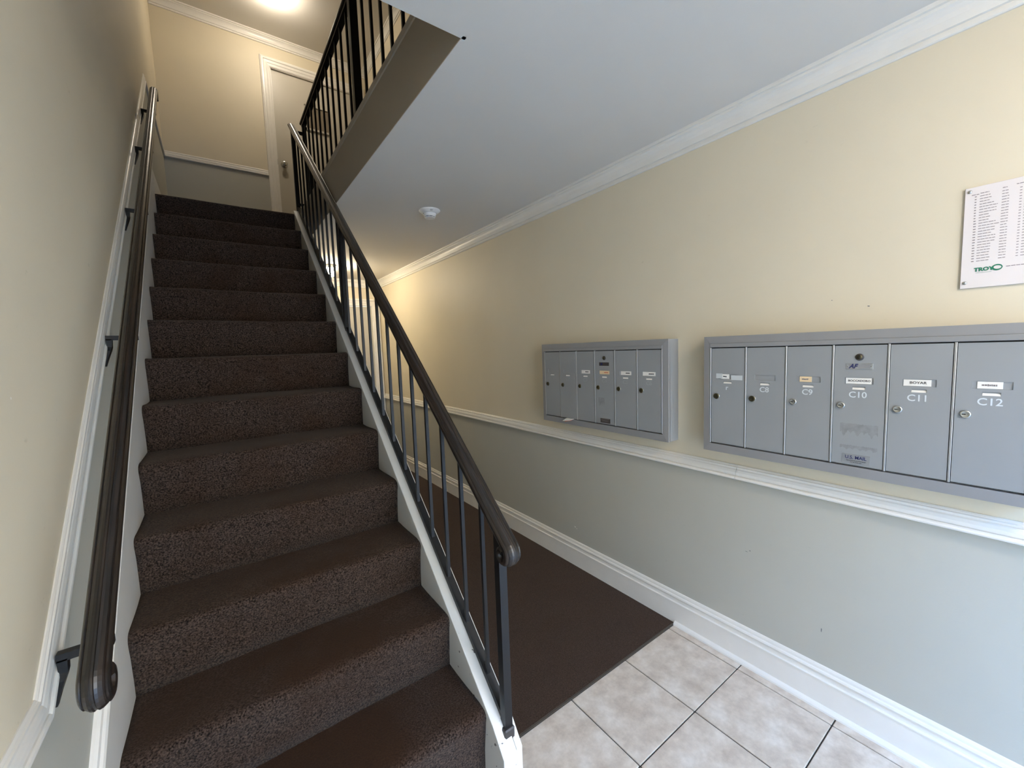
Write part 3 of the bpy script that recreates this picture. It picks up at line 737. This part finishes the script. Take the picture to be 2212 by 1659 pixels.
for k in range(N): lg.faces.new((ring[k][0], ring[(k + 1) % N][0], ring[(k + 1) % N][1], ring[k][1]))
me = bpy.data.meshes.new('logo_ring'); lg.to_mesh(me); lg.free(); link('logo_ring', me, 'print_green', sg)

# ------------------------------------------------------------------ smoke detector
sd = empty('smoke_detector', (-.548, 1.425, Z1), 'round white smoke detector numbered 01 on the hallway ceiling', 'smoke detector')
c0 = (-.548, 1.425, Z1)
MB().lathe([(0, 0), (.069, 0), (.069, .005), (.064, .009), (.052, .019), (.047, .022), (0, .022)], c0, (0, 0, -1), 36).done('base', 'plastic_white', sd)
MB().lathe([(0, .02), (.041, .02), (.041, .026), (.037, .040), (.034, .0425), (0, .0425)], c0, (0, 0, -1), 36).done('sensor_head', 'plastic_white', sd)
MB().lathe([(0, .0425), (.0325, .0425), (.0325, .0462), (0, .0462)], c0, (0, 0, -1), 36).done('vent_gap', 'black_gap', sd)
for k in range(8):
    a_ = k * math.pi / 4 + .2
    bx_, by_ = c0[0] + .032 * math.cos(a_), c0[1] + .032 * math.sin(a_)
    MB().lathe([(0, .042), (.0022, .042), (.0022, .0465), (0, .0465)], (bx_, by_, Z1), (0, 0, -1), 6).done('vent_rib', 'plastic_white', sd)
MB().lathe([(0, .046), (.034, .046), (.033, .0495), (.025, .051), (0, .051)], c0, (0, 0, -1), 36).done('cover', 'plastic_white', sd)
# '01' on the sloping rim facing the entrance
vx = Vector((math.cos(-.627), math.sin(-.627), 0)); nrm = Vector((-.50, -.72, 0)).normalized(); rim = (nrm * .62 + Vector((0, 0, -1)) * .78).normalized()
tx = Vector((0, 0, 1)).cross(-nrm) ; tx = (-nrm).cross(Vector((0, 0, 1))).normalized(); ty = rim.cross(tx).normalized()
if ty.z < 0: tx, ty = -tx, -ty
if tx.cross(ty).dot(rim) < 0: tx = -tx
dirt = (nrm * math.cos(.4) + tx * math.sin(.4)).normalized()
Tm = Matrix(((tx.x, ty.x, rim.x, 0), (tx.y, ty.y, rim.y, 0), (tx.z, ty.z, rim.z, 0), (0, 0, 0, 1)))
og = Vector(c0) + dirt * .0595 + Vector((0, 0, -.0148)) + rim * .0008
text('number', '01', .017, og, 'print_black', sd, facing=Tm, ext=.0003)
MB().lathe([(0, 0), (.003, 0), (.0022, .002), (0, .0026)], Vector(c0) + Vector((-.045, -.002, -.026)), (-.8, -.3, -.5), 10).done('indicator', 'silver', sd)

# ------------------------------------------------------------------ lamps
def lamp(name, x, y, z, m, label, r=.14):
    root = empty(name, (x, y, z), label, 'ceiling light', 'dome lamps on the ceilings')
    MB().lathe([(0, 0), (r * 1.14, 0), (r * 1.16, .026), (r * 1.08, .034), (0, .034)], (x, y, z), (0, 0, -1), 32).done('canopy', 'plastic_white', root)
    pr = [(0, .03), (r * .92, .03), (r * .98, .04), (r, .055), (r * .93, .08), (r * .75, .1), (r * .45, .115), (r * .15, .121), (0, .122)]
    MB().lathe(pr, (x, y, z), (0, 0, -1), 36).done('glass_shade', m, root)
    MB().lathe([(0, .12), (.005, .12), (.005, .124), (.002, .127), (0, .127)], (x, y, z), (0, 0, -1), 12).done('finial', 'label_white', root)
    return root
lamp('ceiling_lamp', -1.06, 3.52, Z2, 'lamp_glass_up', 'glowing white glass dome lamp on the ceiling of the upper landing', r=.075)
lamp('ceiling_lamp', -.74, 3.42, Z1, 'lamp_glass_down', 'glowing dome lamp on the ground-floor hallway ceiling, behind the balusters', r=.048)
lamp('ceiling_lamp', -.85, -1.8, Z1, 'lamp_glass_entry', 'dome lamp on the entrance ceiling behind the viewer', r=.12)

# ------------------------------------------------------------------ chips and rub marks on the walls
mat('bare_plaster', (236, 233, 226), .8); mat('rub_mark', (104, 108, 108), .7)
def chip(wall, side, y, z, w_, h_, m, seed, name):
    rr = random.Random(seed); bm = bmesh.new(); x = (-.0004 if side == 'R' else XL + .0004); vs_ = []
    for k in range(11):
        a_ = 2 * math.pi * k / 11; q_ = rr.uniform(.45, 1.1); vs_.append(bm.verts.new((x, y + w_ * q_ * math.cos(a_), z + h_ * q_ * math.sin(a_))))
    bm.faces.new(vs_); me = bpy.data.meshes.new(name); bm.to_mesh(me); bm.free(); return link(name, me, m, bpy.data.objects[wall])
chip('wall_right', 'R', .697, .253, .007, .005, 'bare_plaster', 1, 'paint_chip')
chip('wall_right', 'R', .682, .246, .004, .003, 'bare_plaster', 2, 'paint_chip')
chip('wall_right', 'R', -.345, .508, .005, .0022, 'rub_mark', 3, 'rub_mark')
chip('wall_right', 'R', -.33, .500, .007, .0016, 'rub_mark', 4, 'rub_mark')
chip('wall_right', 'R', -.60, .30, .002, .008, 'rub_mark', 5, 'rub_mark')
chip('wall_right', 'R', -.70, 1.49, .004, .0022, 'rub_mark', 6, 'rub_mark')
chip('wall_right', 'R', -.60, 1.52, .003, .0015, 'rub_mark', 9, 'rub_mark')
chip('wall_left', 'L', -.11, 1.34, .003, .0035, 'bare_plaster', 7, 'paint_chip')
